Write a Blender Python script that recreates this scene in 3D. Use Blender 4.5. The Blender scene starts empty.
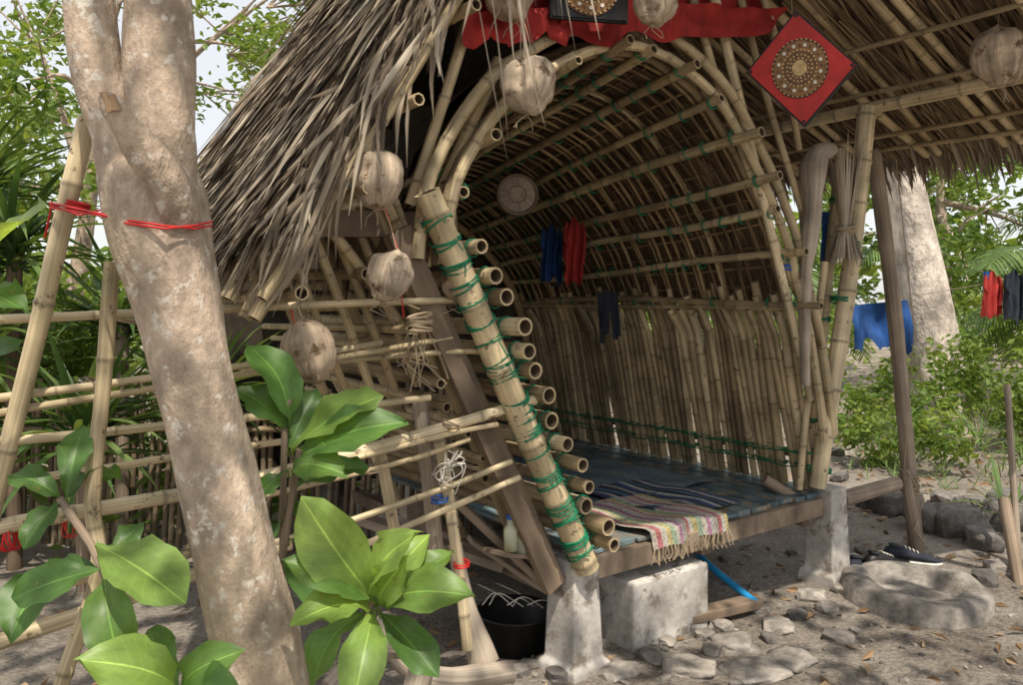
import bpy, bmesh, math, random
from mathutils import Vector, Matrix, noise
random.seed(7)
R=random.random
def U(a,b): return a+(b-a)*R()
V=Vector
F=796.0
def at(px,py,d):
    """world point surveyed at bearing/elevation and true range d in front of the camera station (0,0,1.5)"""
    return V(((px-512)/F*d, d, 1.5-(py-300)/F*d))
def H(s,t,z):
    """hut axes: s along the front sill, t into the hut, z up"""
    return V((.25+.805*s-.592*t, 3.2+.592*s+.805*t, z))
UU=V((.805,.592,0)); VV=V((-.592,.805,0)); ZZ=V((0,0,1))
# ------------------------------------------------------------ materials
def N(nt,t,**k):
    n=nt.nodes.new(t)
    for a,b in k.items(): setattr(n,a,b)
    return n
def mat(name,stops,vec='tuv',ns=(6,6,1),detail=3,contrast=.3,bs=3,blotch=.25,rough=.7,bump=.3,trans=0,spec=.3,node_dark=0,veins=False,spots=None,bdist=.004):
    if len(stops)==1: stops=stops*2
    m=bpy.data.materials.new(name); m.use_nodes=True; nt=m.node_tree; nt.nodes.clear(); L=nt.links.new
    out=N(nt,'ShaderNodeOutputMaterial'); bs_=N(nt,'ShaderNodeBsdfPrincipled')
    a=N(nt,'ShaderNodeAttribute',attribute_name='rnd')
    ramp=N(nt,'ShaderNodeValToRGB'); L(a.outputs['Fac'],ramp.inputs[0])
    el=ramp.color_ramp.elements
    while len(el)<len(stops): el.new(.5)
    for i,c in enumerate(stops):
        el[i].position=i/(len(stops)-1)
        el[i].color=(*c,1)
    tc=N(nt,'ShaderNodeTexCoord')
    if vec=='tuv':
        ta=N(nt,'ShaderNodeAttribute',attribute_name='tuv'); src=ta.outputs['Vector']
    else: src=tc.outputs['Object']
    mu=N(nt,'ShaderNodeVectorMath',operation='MULTIPLY'); L(src,mu.inputs[0]); mu.inputs[1].default_value=ns
    no=N(nt,'ShaderNodeTexNoise'); L(mu.outputs[0],no.inputs['Vector']); no.inputs['Scale'].default_value=1; no.inputs['Detail'].default_value=detail; no.inputs['Roughness'].default_value=.65
    mr=N(nt,'ShaderNodeMapRange'); L(no.outputs['Fac'],mr.inputs[0]); mr.inputs[1].default_value=.3; mr.inputs[2].default_value=.7
    mr.inputs[3].default_value=1-contrast; mr.inputs[4].default_value=1+contrast
    n2=N(nt,'ShaderNodeTexNoise'); L(tc.outputs['Object'],n2.inputs['Vector']); n2.inputs['Scale'].default_value=bs; n2.inputs['Detail'].default_value=3
    m2=N(nt,'ShaderNodeMapRange'); L(n2.outputs['Fac'],m2.inputs[0]); m2.inputs[1].default_value=.3; m2.inputs[2].default_value=.7
    m2.inputs[3].default_value=1-blotch; m2.inputs[4].default_value=1+blotch
    pr=N(nt,'ShaderNodeMath',operation='MULTIPLY'); L(mr.outputs[0],pr.inputs[0]); L(m2.outputs[0],pr.inputs[1])
    fac=pr.outputs[0]
    if node_dark:
        an=N(nt,'ShaderNodeAttribute',attribute_name='nd')
        q=N(nt,'ShaderNodeMath',operation='MULTIPLY_ADD'); L(an.outputs['Fac'],q.inputs[0]); q.inputs[1].default_value=-node_dark; q.inputs[2].default_value=1
        p2=N(nt,'ShaderNodeMath',operation='MULTIPLY'); L(fac,p2.inputs[0]); L(q.outputs[0],p2.inputs[1]); fac=p2.outputs[0]
    if veins:
        sx=N(nt,'ShaderNodeSeparateXYZ'); L(ta.outputs['Vector'],sx.inputs[0])
        ab=N(nt,'ShaderNodeMath',operation='ABSOLUTE'); L(sx.outputs[0],ab.inputs[0])
        k=N(nt,'ShaderNodeMath',operation='MULTIPLY_ADD'); L(ab.outputs[0],k.inputs[0]); k.inputs[1].default_value=-.22; L(sx.outputs[1],k.inputs[2])
        k2=N(nt,'ShaderNodeMath',operation='MULTIPLY'); L(k.outputs[0],k2.inputs[0]); k2.inputs[1].default_value=10
        k3=N(nt,'ShaderNodeMath',operation='FRACT'); L(k2.outputs[0],k3.inputs[0])
        k4=N(nt,'ShaderNodeMath',operation='LESS_THAN'); L(k3.outputs[0],k4.inputs[0]); k4.inputs[1].default_value=.10
        k5=N(nt,'ShaderNodeMath',operation='LESS_THAN'); L(ab.outputs[0],k5.inputs[0]); k5.inputs[1].default_value=.035
        k6=N(nt,'ShaderNodeMath',operation='MULTIPLY_ADD'); L(k5.outputs[0],k6.inputs[0]); k6.inputs[1].default_value=.8; k6.inputs[2].default_value=1
        k7=N(nt,'ShaderNodeMath',operation='MULTIPLY_ADD'); L(k4.outputs[0],k7.inputs[0]); k7.inputs[1].default_value=.14; L(k6.outputs[0],k7.inputs[2])
        p3=N(nt,'ShaderNodeMath',operation='MULTIPLY'); L(fac,p3.inputs[0]); L(k7.outputs[0],p3.inputs[1]); fac=p3.outputs[0]
    sc=N(nt,'ShaderNodeVectorMath',operation='SCALE'); L(ramp.outputs[0],sc.inputs[0]); L(fac,sc.inputs['Scale'])
    col=sc.outputs[0]
    if spots:
        sn=N(nt,'ShaderNodeTexNoise'); L(tc.outputs['Object'],sn.inputs['Vector']); sn.inputs['Scale'].default_value=spots[1]; sn.inputs['Detail'].default_value=4; sn.inputs['Roughness'].default_value=.7
        sm=N(nt,'ShaderNodeMapRange'); L(sn.outputs['Fac'],sm.inputs[0]); sm.inputs[1].default_value=spots[2]; sm.inputs[2].default_value=spots[2]+.08
        mx=N(nt,'ShaderNodeMix',data_type='RGBA'); L(sm.outputs[0],mx.inputs[0]); L(col,mx.inputs[6]); mx.inputs[7].default_value=(*spots[0],1)
        col=mx.outputs[2]
    L(col,bs_.inputs['Base Color']); bs_.inputs['Roughness'].default_value=rough; bs_.inputs['Specular IOR Level'].default_value=spec
    if bump:
        b=N(nt,'ShaderNodeBump'); b.inputs['Strength'].default_value=bump; b.inputs['Distance'].default_value=bdist
        L(no.outputs['Fac'],b.inputs['Height']); L(b.outputs[0],bs_.inputs['Normal'])
    if trans:
        tr=N(nt,'ShaderNodeBsdfTranslucent'); 
        s2=N(nt,'ShaderNodeVectorMath',operation='MULTIPLY'); L(col,s2.inputs[0]); s2.inputs[1].default_value=(1.7,1.5,.7); L(s2.outputs[0],tr.inputs[0])
        mxs=N(nt,'ShaderNodeMixShader'); mxs.inputs[0].default_value=trans; L(bs_.outputs[0],mxs.inputs[1]); L(tr.outputs[0],mxs.inputs[2]); L(mxs.outputs[0],out.inputs[0])
    else: L(bs_.outputs[0],out.inputs[0])
    return m
M={}
M['bam']=mat('bamboo',[(.20,.145,.085),(.33,.25,.145),(.46,.36,.215),(.58,.475,.31)],ns=(5,5,1.2),contrast=.32,bs=5,blotch=.35,rough=.55,bump=.3,node_dark=.5,spots=((.15,.105,.065),22,.60))
M['bamdark']=mat('weathered bamboo',[(.10,.07,.045),(.19,.14,.085),(.30,.23,.15)],ns=(5,5,1.5),contrast=.35,bs=5,blotch=.3,rough=.65,node_dark=.5)
M['bamin']=mat('shaded bamboo',[(.13,.085,.045),(.22,.15,.08),(.34,.245,.13)],ns=(5,5,1.5),contrast=.35,bs=5,blotch=.35,rough=.6,node_dark=.5)  # darker bamboo copy, interior shade put into its colour
M['wood']=mat('weathered wood',[(.13,.09,.06),(.24,.18,.13),(.36,.295,.23)],ns=(9,9,1.5),contrast=.4,bs=4,blotch=.3,rough=.85,bump=.6)
M['trunk']=mat('tree bark',[(.37,.285,.215),(.43,.335,.255)],vec='obj',ns=(38,38,22),contrast=.24,bs=6,blotch=.3,rough=.85,bump=1,spots=((.58,.52,.45),24,.56),bdist=.010)
M['palebark']=mat('pale bark',[(.50,.43,.37),(.58,.51,.44)],vec='obj',ns=(10,10,5),contrast=.35,bs=3,blotch=.35,rough=.9,bump=1,bdist=.05)
M['cork']=mat('bare branch scar',[(.38,.25,.15)],ns=(8,8,2),contrast=.35,rough=.8,bump=.6)
M['drift']=mat('driftwood',[(.30,.245,.185),(.42,.35,.28)],ns=(8,8,1),contrast=.35,bs=6,blotch=.3,rough=.75,bump=.6)
M['thatch']=mat('dry palm thatch',[(.10,.075,.05),(.205,.158,.112),(.32,.262,.195),(.45,.39,.31)],ns=(14,14,1),contrast=.3,bs=4,blotch=.3,rough=.75,bump=.2)
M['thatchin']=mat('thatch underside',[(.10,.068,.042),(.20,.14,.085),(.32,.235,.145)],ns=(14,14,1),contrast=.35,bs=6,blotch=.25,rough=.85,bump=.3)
M['conc']=mat('concrete',[(.40,.37,.34),(.50,.465,.42)],vec='obj',ns=(30,30,30),contrast=.18,bs=5,blotch=.35,rough=.9,bump=.7,spots=((.24,.205,.17),7,.53))
M['rock']=mat('rock',[(.10,.092,.085),(.20,.18,.16),(.37,.33,.285)],vec='obj',ns=(22,22,22),contrast=.35,bs=6,blotch=.35,rough=.9,bump=.9,bdist=.012)
M['green']=mat('green cord',[(.01,.17,.08)],contrast=.2,rough=.5,bump=0)
M['red']=mat('red cord',[(.60,.025,.025)],contrast=.1,rough=.5,bump=0)
M['bluec']=mat('blue cord',[(.03,.12,.42)],contrast=.1,rough=.5,bump=0)
M['string']=mat('twine',[(.36,.28,.19)],contrast=.2,rough=.9,bump=0)
M['husk']=mat('coconut husk',[(.25,.18,.12),(.36,.275,.195),(.45,.36,.27)],ns=(5,5,.8),contrast=.38,bs=14,blotch=.4,rough=.85,bump=.8,spots=((.15,.095,.055),12,.55),bdist=.006)
M['leafbig']=mat('broad leaf',[(.05,.115,.025),(.09,.19,.04),(.25,.37,.08)],ns=(3,3,3),contrast=.15,bs=9,blotch=.3,rough=.42,bump=0,trans=.38,spec=.45,veins=True,spots=((.19,.17,.06),26,.65))
M['leaf']=mat('foliage',[(.03,.06,.015),(.065,.125,.025),(.14,.22,.045),(.27,.34,.09)],ns=(3,3,3),contrast=.2,bs=1.5,blotch=.3,rough=.5,bump=0,trans=.42)
M['blade']=mat('blade leaves',[(.03,.065,.025),(.075,.14,.04),(.17,.25,.08)],ns=(3,3,3),contrast=.2,bs=3,blotch=.2,rough=.45,bump=0,trans=.3)
M['litter']=mat('dead leaves',[(.15,.09,.045),(.27,.17,.09),(.38,.28,.17)],ns=(3,3,3),contrast=.2,rough=.8,bump=0)
M['deck']=mat('painted deck boards',[(.07,.11,.13),(.12,.17,.19),(.20,.22,.21)],ns=(9,9,1),contrast=.45,bs=7,blotch=.4,rough=.42,bump=.4,spots=((.27,.21,.15),10,.52))
M['dark']=mat('painted interior shade',[(.03,.024,.018),(.06,.045,.03)],vec='obj',ns=(20,20,20),contrast=.3,rough=.9)  # near-black colour stands in for shade at the hut's back
M['redcloth']=mat('red fabric',[(.28,.02,.02),(.46,.05,.04)],vec='obj',ns=(15,15,4),contrast=.35,rough=.85,bump=.3)
M['redpaint']=mat('red lacquer',[(.48,.025,.02)],vec='obj',ns=(15,15,15),contrast=.2,rough=.4,bump=0)
M['black']=mat('black paint',[(.015,.014,.014)],vec='obj',contrast=.1,rough=.45,bump=0)
M['gold']=mat('gold brown paint',[(.10,.04,.02),(.32,.17,.06),(.60,.46,.22)],vec='obj',ns=(40,40,40),contrast=.35,rough=.4,bump=.2)
M['white']=mat('white',[(.68,.65,.58)],vec='obj',contrast=.08,rough=.6,bump=0)
M['bluecloth']=mat('blue fabric',[(.012,.04,.13),(.02,.08,.26)],vec='obj',ns=(12,12,4),contrast=.35,rough=.8)
M['darkcloth']=mat('dark fabric',[(.012,.014,.02),(.03,.035,.05)],vec='obj',ns=(12,12,4),contrast=.3,rough=.9)
M['bluep']=mat('blue plastic pipe',[(.03,.30,.62)],vec='obj',contrast=.1,rough=.35,bump=0)
M['shell']=mat('bamboo cut end',[(.36,.27,.16),(.48,.38,.24)],contrast=.1,rough=.8,bump=0)
M['glass']=mat('jar',[(.55,.58,.5)],vec='obj',contrast=.1,rough=.1,bump=0,trans=.4)
M['tarp']=mat('green tarp',[(.02,.16,.06)],vec='obj',ns=(8,8,8),contrast=.2,rough=.6)
def rugm(name,pal,n):
    m=bpy.data.materials.new(name); m.use_nodes=True; nt=m.node_tree; L=nt.links.new; b=nt.nodes['Principled BSDF']
    ta=N(nt,'ShaderNodeAttribute',attribute_name='tuv'); sx=N(nt,'ShaderNodeSeparateXYZ'); L(ta.outputs['Vector'],sx.inputs[0])
    k=N(nt,'ShaderNodeMath',operation='MULTIPLY'); L(sx.outputs[0],k.inputs[0]); k.inputs[1].default_value=n
    fr=N(nt,'ShaderNodeMath',operation='FRACT'); L(k.outputs[0],fr.inputs[0])
    r=N(nt,'ShaderNodeValToRGB'); L(fr.outputs[0],r.inputs[0]); r.color_ramp.interpolation='CONSTANT'; el=r.color_ramp.elements
    while len(el)<len(pal): el.new(.5)
    for i,c in enumerate(pal): el[i].position=i/len(pal); el[i].color=(*c,1)
    no=N(nt,'ShaderNodeTexNoise'); no.inputs['Scale'].default_value=90; no.inputs['Detail'].default_value=4
    tc=N(nt,'ShaderNodeTexCoord'); L(tc.outputs['Object'],no.inputs['Vector'])
    mr=N(nt,'ShaderNodeMapRange'); L(no.outputs['Fac'],mr.inputs[0]); mr.inputs[1].default_value=.3; mr.inputs[2].default_value=.7; mr.inputs[3].default_value=.45; mr.inputs[4].default_value=1.3
    sc=N(nt,'ShaderNodeVectorMath',operation='SCALE'); L(r.outputs[0],sc.inputs[0]); L(mr.outputs[0],sc.inputs['Scale']); L(sc.outputs[0],b.inputs['Base Color'])
    bp=N(nt,'ShaderNodeBump'); bp.inputs['Strength'].default_value=.8; bp.inputs['Distance'].default_value=.004; L(no.outputs['Fac'],bp.inputs['Height']); L(bp.outputs[0],b.inputs['Normal'])
    b.inputs['Roughness'].default_value=.95
    return m
M['rugA']=rugm('woven rag rug',[(.46,.40,.34),(.42,.15,.15),(.47,.44,.38),(.42,.35,.16),(.27,.35,.25),(.47,.42,.35),(.34,.17,.26),(.43,.40,.36)],2.5)
M['rugB']=rugm('striped dark rug',[(.03,.035,.06),(.04,.08,.2),(.42,.42,.42),(.02,.02,.03),(.07,.15,.25),(.03,.03,.04),(.3,.3,.32),(.05,.08,.13)],2)
M['rugC']=rugm('faded blue mat',[(.13,.18,.21),(.10,.15,.19),(.17,.21,.23),(.11,.16,.20),(.15,.19,.21)],2)
def ground_mat():
    m=bpy.data.materials.new('dirt'); m.use_nodes=True; nt=m.node_tree; L=nt.links.new; b=nt.nodes['Principled BSDF']
    tc=N(nt,'ShaderNodeTexCoord')
    def noi(s,d=6,r=.6):
        n=N(nt,'ShaderNodeTexNoise'); L(tc.outputs['Object'],n.inputs['Vector']); n.inputs['Scale'].default_value=s; n.inputs['Detail'].default_value=d; n.inputs['Roughness'].default_value=r; return n.outputs['Fac']
    r=N(nt,'ShaderNodeValToRGB'); L(noi(1.6,6),r.inputs[0]); e=r.color_ramp.elements
    e[0].position=.32; e[0].color=(.22,.18,.145,1); e[1].position=.66; e[1].color=(.43,.38,.325,1)
    r2=N(nt,'ShaderNodeMapRange'); L(noi(40,6,.75),r2.inputs[0]); r2.inputs[1].default_value=.3; r2.inputs[2].default_value=.7; r2.inputs[3].default_value=.55; r2.inputs[4].default_value=1.35
    sc=N(nt,'ShaderNodeVectorMath',operation='SCALE'); L(r.outputs[0],sc.inputs[0]); L(r2.outputs[0],sc.inputs['Scale'])
    L(sc.outputs[0],b.inputs['Base Color']); b.inputs['Roughness'].default_value=.95; b.inputs['Specular IOR Level'].default_value=.15
    vo=N(nt,'ShaderNodeTexVoronoi'); L(tc.outputs['Object'],vo.inputs['Vector']); vo.inputs['Scale'].default_value=45
    ad=N(nt,'ShaderNodeMath',operation='ADD'); L(noi(60,5,.8),ad.inputs[0]); 
    ml=N(nt,'ShaderNodeMath',operation='MULTIPLY'); L(vo.outputs['Distance'],ml.inputs[0]); ml.inputs[1].default_value=-.6; L(ml.outputs[0],ad.inputs[1])
    bp=N(nt,'ShaderNodeBump'); bp.inputs['Strength'].default_value=1; bp.inputs['Distance'].default_value=.02; L(ad.outputs[0],bp.inputs['Height']); L(bp.outputs[0],b.inputs['Normal'])
    return m
M['ground']=ground_mat()
# ------------------------------------------------------------ mesh builder
class MB:
    def __init__(s): s.v=[];s.f=[];s.mi=[];s.sm=[];s.r=[];s.n=[];s.t=[];s.mats=[]
    def m(s,k):
        if k not in s.mats: s.mats.append(k)
        return s.mats.index(k)
    def av(s,p,r=.5,n=0,t=(0,0,0)):
        s.v.append(p[:]); s.r.append(r); s.n.append(n); s.t.append(t); return len(s.v)-1
    def af(s,f,k,sm=True): s.f.append(f); s.mi.append(s.m(k)); s.sm.append(sm)
    def build(s,name,parent=None,bevel=0):
        me=bpy.data.meshes.new(name); me.from_pydata(s.v,[],s.f)
        for k in s.mats: me.materials.append(M[k])
        me.polygons.foreach_set('material_index',s.mi); me.polygons.foreach_set('use_smooth',s.sm)
        a=me.attributes.new('rnd','FLOAT','POINT'); a.data.foreach_set('value',s.r)
        a=me.attributes.new('nd','FLOAT','POINT'); a.data.foreach_set('value',s.n)
        a=me.attributes.new('tuv','FLOAT_VECTOR','POINT'); a.data.foreach_set('vector',[c for t in s.t for c in t])
        me.update()
        o=bpy.data.objects.new(name,me); bpy.context.collection.objects.link(o)
        if parent: o.parent=parent
        if bevel:
            b=o.modifiers.new('bevel','BEVEL'); b.width=bevel; b.segments=2; b.limit_method='ANGLE'
        return o
    def tube(s,pts,rad,k='bam',sides=8,rnd=None,node=0,hollow=False,closed=False,capk=None,wob=0,flat=1.0):
        pts=[V(p) for p in pts]; rnd=R() if rnd is None else rnd
        if not isinstance(rad,(list,tuple)): rad=[rad]*len(pts)
        if len(rad)<len(pts): rad=list(rad)+[rad[-1]]*(len(pts)-len(rad))
        d=[0]
        for i in range(1,len(pts)): d.append(d[-1]+(pts[i]-pts[i-1]).length)
        tot=d[-1]
        st=[(x,0) for x in d]
        if node:
            x=U(.1,.9)*node
            while x<tot-.03:
                e=min(.012,rad[0]*.5)
                st+= [(x-e,0),(x,1),(x+e,0)]
                x+=node*U(.85,1.15)
            st=[q for q in st if 0<=q[0]<=tot]
        st=sorted(set(st))
        def ev(x):
            for i in range(1,len(d)):
                if x<=d[i]+1e-9:
                    f=(x-d[i-1])/max(1e-9,d[i]-d[i-1]); return pts[i-1].lerp(pts[i],f),rad[i-1]+(rad[i]-rad[i-1])*f
            return pts[-1],rad[-1]
        P=[ev(x) for x,_ in st]; off=R()*50
        tan=[]
        for i in range(len(P)):
            a=P[max(0,i-1)][0]; b=P[min(len(P)-1,i+1)][0]; q=(b-a)
            tan.append(q.normalized() if q.length>1e-9 else (pts[-1]-pts[0]).normalized())
        up=V((0,0,1)) if abs(tan[0].z)<.9 else V((1,0,0))
        nx=tan[0].cross(up).normalized()
        base=len(s.v); ph=R()*6
        for i,((p,r),(x,ndv)) in enumerate(zip(P,st)):
            nx=(nx-tan[i]*nx.dot(tan[i])).normalized(); ny=tan[i].cross(nx)
            rr=r*(1.13 if ndv else 1)
            for j in range(sides):
                a=2*math.pi*j/sides+ph
                r2=rr*(1+(wob*noise.noise(V((math.cos(a)*1.5+off,math.sin(a)*1.5,x*5))) if wob else 0))
                s.av(p+nx*(math.cos(a)*r2)+ny*(math.sin(a)*r2*flat),rnd,ndv,(math.cos(a)*.5+off,math.sin(a)*.5,x))
        n=len(P)
        for i in range(n-1):
            for j in range(sides):
                a=base+i*sides+j; b=base+i*sides+(j+1)%sides
                s.af((a,b,b+sides,a+sides),k)
        for e,sgn in ((0,1),(n-1,-1)):
            p,r=P[e]; tn=tan[e]*sgn
            ring=[V(s.v[base+e*sides+j]) for j in range(sides)]
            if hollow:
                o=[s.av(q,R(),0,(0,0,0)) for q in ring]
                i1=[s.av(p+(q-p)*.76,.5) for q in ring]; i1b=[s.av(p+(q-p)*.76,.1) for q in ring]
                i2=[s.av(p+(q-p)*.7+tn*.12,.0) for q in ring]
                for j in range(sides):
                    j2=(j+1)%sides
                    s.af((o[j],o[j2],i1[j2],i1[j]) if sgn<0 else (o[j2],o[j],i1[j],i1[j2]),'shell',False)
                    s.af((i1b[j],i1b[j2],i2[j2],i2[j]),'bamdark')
                s.af(i2,'black',False)  # dark bore and black disc paint the shade inside pole ends
            else:
                o=[s.av(q,rnd,0,(off,0,0)) for q in ring]
                s.af(o[::sgn],capk or k,False)
    def bamboo(s,a,b,r,k='bam',sag=None,node=.3,hollow=True,rnd=None,sides=8):
        a=V(a);b=V(b); L=(b-a).length; sag=L*.014 if sag is None else sag
        off=V((U(-1,1),U(-1,1),U(-1,1)))*sag
        mid=(a+b)/2+off
        q1=(a+mid)/2+off*.3+V((U(-1,1),U(-1,1),U(-1,1)))*sag*.25; q2=(b+mid)/2+off*.3+V((U(-1,1),U(-1,1),U(-1,1)))*sag*.25
        s.tube(cat([a,q1,mid,q2,b],2),[r*(1-.01*i) for i in range(9)],k,sides,rnd,node*U(.85,1.2),hollow)
    def ring(s,c,ax,R0,r,k,seg=12,sides=4,rnd=.5):
        ax=V(ax).normalized(); up=ZZ if abs(ax.z)<.9 else V((1,0,0))
        x=ax.cross(up).normalized(); y=ax.cross(x); base=len(s.v); ph=R()*3
        for i in range(seg):
            a=2*math.pi*i/seg+ph; d=x*math.cos(a)+y*math.sin(a)
            for j in range(sides):
                b=2*math.pi*j/sides; s.av(c+d*(R0+r*math.cos(b))+ax*(r*math.sin(b)),rnd)
        for i in range(seg):
            for j in range(sides):
                s.af((base+i*sides+j,base+((i+1)%seg)*sides+j,base+((i+1)%seg)*sides+(j+1)%sides,base+i*sides+(j+1)%sides),k)
    def tie(s,c,ax,R0,k='green',n=3,r=.0035):
        ax=V(ax).normalized()
        for i in range(n):
            a2=(ax+V((U(-1,1),U(-1,1),U(-1,1)))*.18).normalized()
            s.ring(V(c)+ax*((i-(n-1)/2)*r*2.2),a2,R0+r*.6,r,k)
    def hexa(s,c,k,rnd=None,sm=False):
        rnd=R() if rnd is None else rnd; o=R()*40
        c=[V(q) for q in c]; Ld=(c[3]-c[0]).length; W=(c[1]-c[0]).length
        tv=[(o,0,0),(o+W,0,0),(o+W,0,Ld),(o,0,Ld)]; tv+=[(a,b+.05,z) for a,b,z in tv]
        i=[s.av(q,rnd,0,t) for q,t in zip(c,tv)]
        for f in ((3,2,1,0),(4,5,6,7),(0,1,5,4),(1,2,6,5),(2,3,7,6),(3,0,4,7)): s.af([i[j] for j in f],k,sm)
    def boxH(s,s0,s1,t0,t1,z0,z1,k,rnd=None):
        s.hexa([H(s0,t0,z0),H(s1,t0,z0),H(s1,t1,z0),H(s0,t1,z0),H(s0,t0,z1),H(s1,t0,z1),H(s1,t1,z1),H(s0,t1,z1)],k,rnd)
    def plank(s,a,b,w,h,k,side=None,rnd=None):
        a=V(a);b=V(b);d=(b-a).normalized(); side=V(side) if side else d.cross(ZZ).normalized()
        side=(side-d*side.dot(d)).normalized(); n=side.cross(d)
        x=side*w/2; y=n*h/2
        s.hexa([a-x-y,a+x-y,b+x-y,b-x-y,a-x+y,a+x+y,b+x+y,b-x+y],k,rnd)
    def strip(s,p,d,side,L,w,droop=.3,seg=3,k='thatch',rnd=None,fold=.25,twist=0,basew=.6):
        p=V(p);d=V(d).normalized();side=V(side); side=(side-d*side.dot(d)).normalized(); rnd=R() if rnd is None else rnd; o=R()*40
        prev=None; nrm=d.cross(side)
        for i in range(seg+1):
            f=i/seg; ww=w*(basew+(1-basew)*min(1,f*3))*(1 if f<.6 else max(.06,(1-f)/.4)); 
            c=p; 
            ids=(s.av(c-side*ww/2,rnd,0,(o,0,f*L)),s.av(c+nrm*ww*fold,rnd,0,(o+w*.5,0,f*L)),s.av(c+side*ww/2,rnd,0,(o+w,0,f*L)))
            if prev:
                s.af((prev[0],prev[1],ids[1],ids[0]),k); s.af((prev[1],prev[2],ids[2],ids[1]),k)
            prev=ids
            d=(d+V((0,0,-droop/seg))+side*(twist/seg)).normalized(); side=(side-d*side.dot(d)).normalized(); nrm=d.cross(side); p=p+d*(L/seg)
    def leaflet(s,p,L,w,k='leaf',rnd=None,nrm=None):
        d=V((U(-1,1),U(-1,1),U(-.9,.4))).normalized() if nrm is None else nrm
        sd=d.cross(V((U(-1,1),U(-1,1),U(-1,1)))).normalized(); n=d.cross(sd)*L*.12; rnd=R() if rnd is None else rnd
        a=s.av(p,rnd); b=s.av(p+d*L*.5+sd*w/2+n,rnd); c=s.av(p+d*L,rnd); e=s.av(p+d*L*.5-sd*w/2+n,rnd)
        s.af((a,b,c),k,False); s.af((a,c,e),k,False)
    def bigleaf(s,b,t,wr=.5,up=None,curl=.15,k='leafbig',rnd=None,nl=10,nw=6,pw=1.4):
        b=V(b);t=V(t);d=(t-b); L=d.length; d.normalize(); rnd=R() if rnd is None else rnd
        up=V(up) if up else V((U(-.5,.5),U(-1.2,-.4),1))
        n=(up-d*up.dot(d)).normalized(); sd=d.cross(n).normalized(); W=L*wr; base=len(s.v)
        wv=U(0,6)
        for i in range(nl+1):
            f=i/nl; w=W*.5*(max(0,math.sin(math.pi*f**pw))**.75)+ (.0015)
            c=b+d*L*f+n*(curl*L*(math.sin(math.pi*f)*.6-.5*f*f))
            for j in range(nw+1):
                g=j/nw*2-1
                s.av(c+sd*w*g+n*(abs(g)*w*.28+(.010*math.sin(wv+f*13)+.006*math.sin(wv*2+f*29))*g*abs(g)),min(1,max(0,rnd+.12*noise.noise(V((g*2+wv,f*3,0))))),0,(g,f,rnd*9))
        for i in range(nl):
            for j in range(nw):
                a=base+i*(nw+1)+j; s.af((a,a+1,a+nw+2,a+nw+1),k)
    def lathe(s,c,prof,k,seg=16,ax=ZZ,rnd=.5,lobes=0,xs=1,smooth=True):
        ax=V(ax).normalized(); up=V((0,1,0)) if abs(ax.y)<.9 else V((1,0,0)); x=ax.cross(up).normalized(); y=ax.cross(x); base=len(s.v); o=R()*30
        for r,h in prof:
            for j in range(seg):
                a=2*math.pi*j/seg; rr=r*(1+lobes*math.cos(3*a))
                s.av(V(c)+x*rr*math.cos(a)*xs+y*rr*math.sin(a)+ax*h,rnd,0,(math.cos(a)*.8+o,math.sin(a)*.8,h*4))
        for i in range(len(prof)-1):
            for j in range(seg):
                a=base+i*seg+j;b=base+i*seg+(j+1)%seg; s.af((a,b,b+seg,a+seg),k,smooth)
    def rock(s,c,sx,sy,sz,k='rock',rnd=None,sub=2,rough=.35):
        bm=bmesh.new(); bmesh.ops.create_icosphere(bm,subdivisions=sub,radius=1); o=V((R()*90,R()*90,R()*90)); base=len(s.v); rnd=R() if rnd is None else rnd; th=R()*6
        for v in bm.verts:
            p=v.co*(1+rough*noise.noise(v.co*1.3+o)*1.6+.12*noise.noise(v.co*4+o)); p=V((max(-.8,min(.8,p.x)),max(-.8,min(.8,p.y)),max(-.7,min(.7,p.z))))
            q=V((p.x*sx,p.y*sy,p.z*sz)); q=Matrix.Rotation(th,3,'Z')@q
            s.av(V(c)+q,rnd)
        for f in bm.faces: s.af([base+v.index for v in f.verts],k,sub>2)
        bm.free()
def empty(name,loc=(0,0,0)):
    e=bpy.data.objects.new(name,None); bpy.context.collection.objects.link(e); e.empty_display_size=.1; return e
def cat(P,n=6):
    P=[V((*p,0)) if len(p)==2 else V(p) for p in P]; Q=[P[0]*2-P[1]]+P+[P[-1]*2-P[-2]]; out=[]
    for i in range(1,len(Q)-2):
        for j in range(n):
            t=j/n; a,b,c,d=Q[i-1:i+3]
            out.append(.5*((2*b)+(c-a)*t+(2*a-5*b+4*c-d)*t*t+(3*b-a-3*c+d)*t**3))
    out.append(P[-1]); return out
# ------------------------------------------------------------ ground
def gh(x,y):
    h=.03*noise.noise(V((x*.5,y*.5,0)))+.014*noise.noise(V((x*2.2,y*2.2,3)))+.008*noise.noise(V((x*7,y*7,5)))
    dd=max(0,math.hypot(x,y-3)-5); return h+min(.9,dd*.03)*(.6+.4*noise.noise(V((x*.1,y*.1,7))))
g=MB(); n=190
cs=[math.sinh((i/n*2-1)*4.2)/math.sinh(4.2)*150 for i in range(n+1)]
for j in range(n+1):
    for i in range(n+1):
        x=cs[i]+.5; y=cs[j]+4; g.av(V((x,y,gh(x,y))))
for j in range(n):
    for i in range(n):
        a=j*(n+1)+i; g.af((a,a+1,a+n+2,a+n+1),'ground')
g.build('ground')
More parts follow.
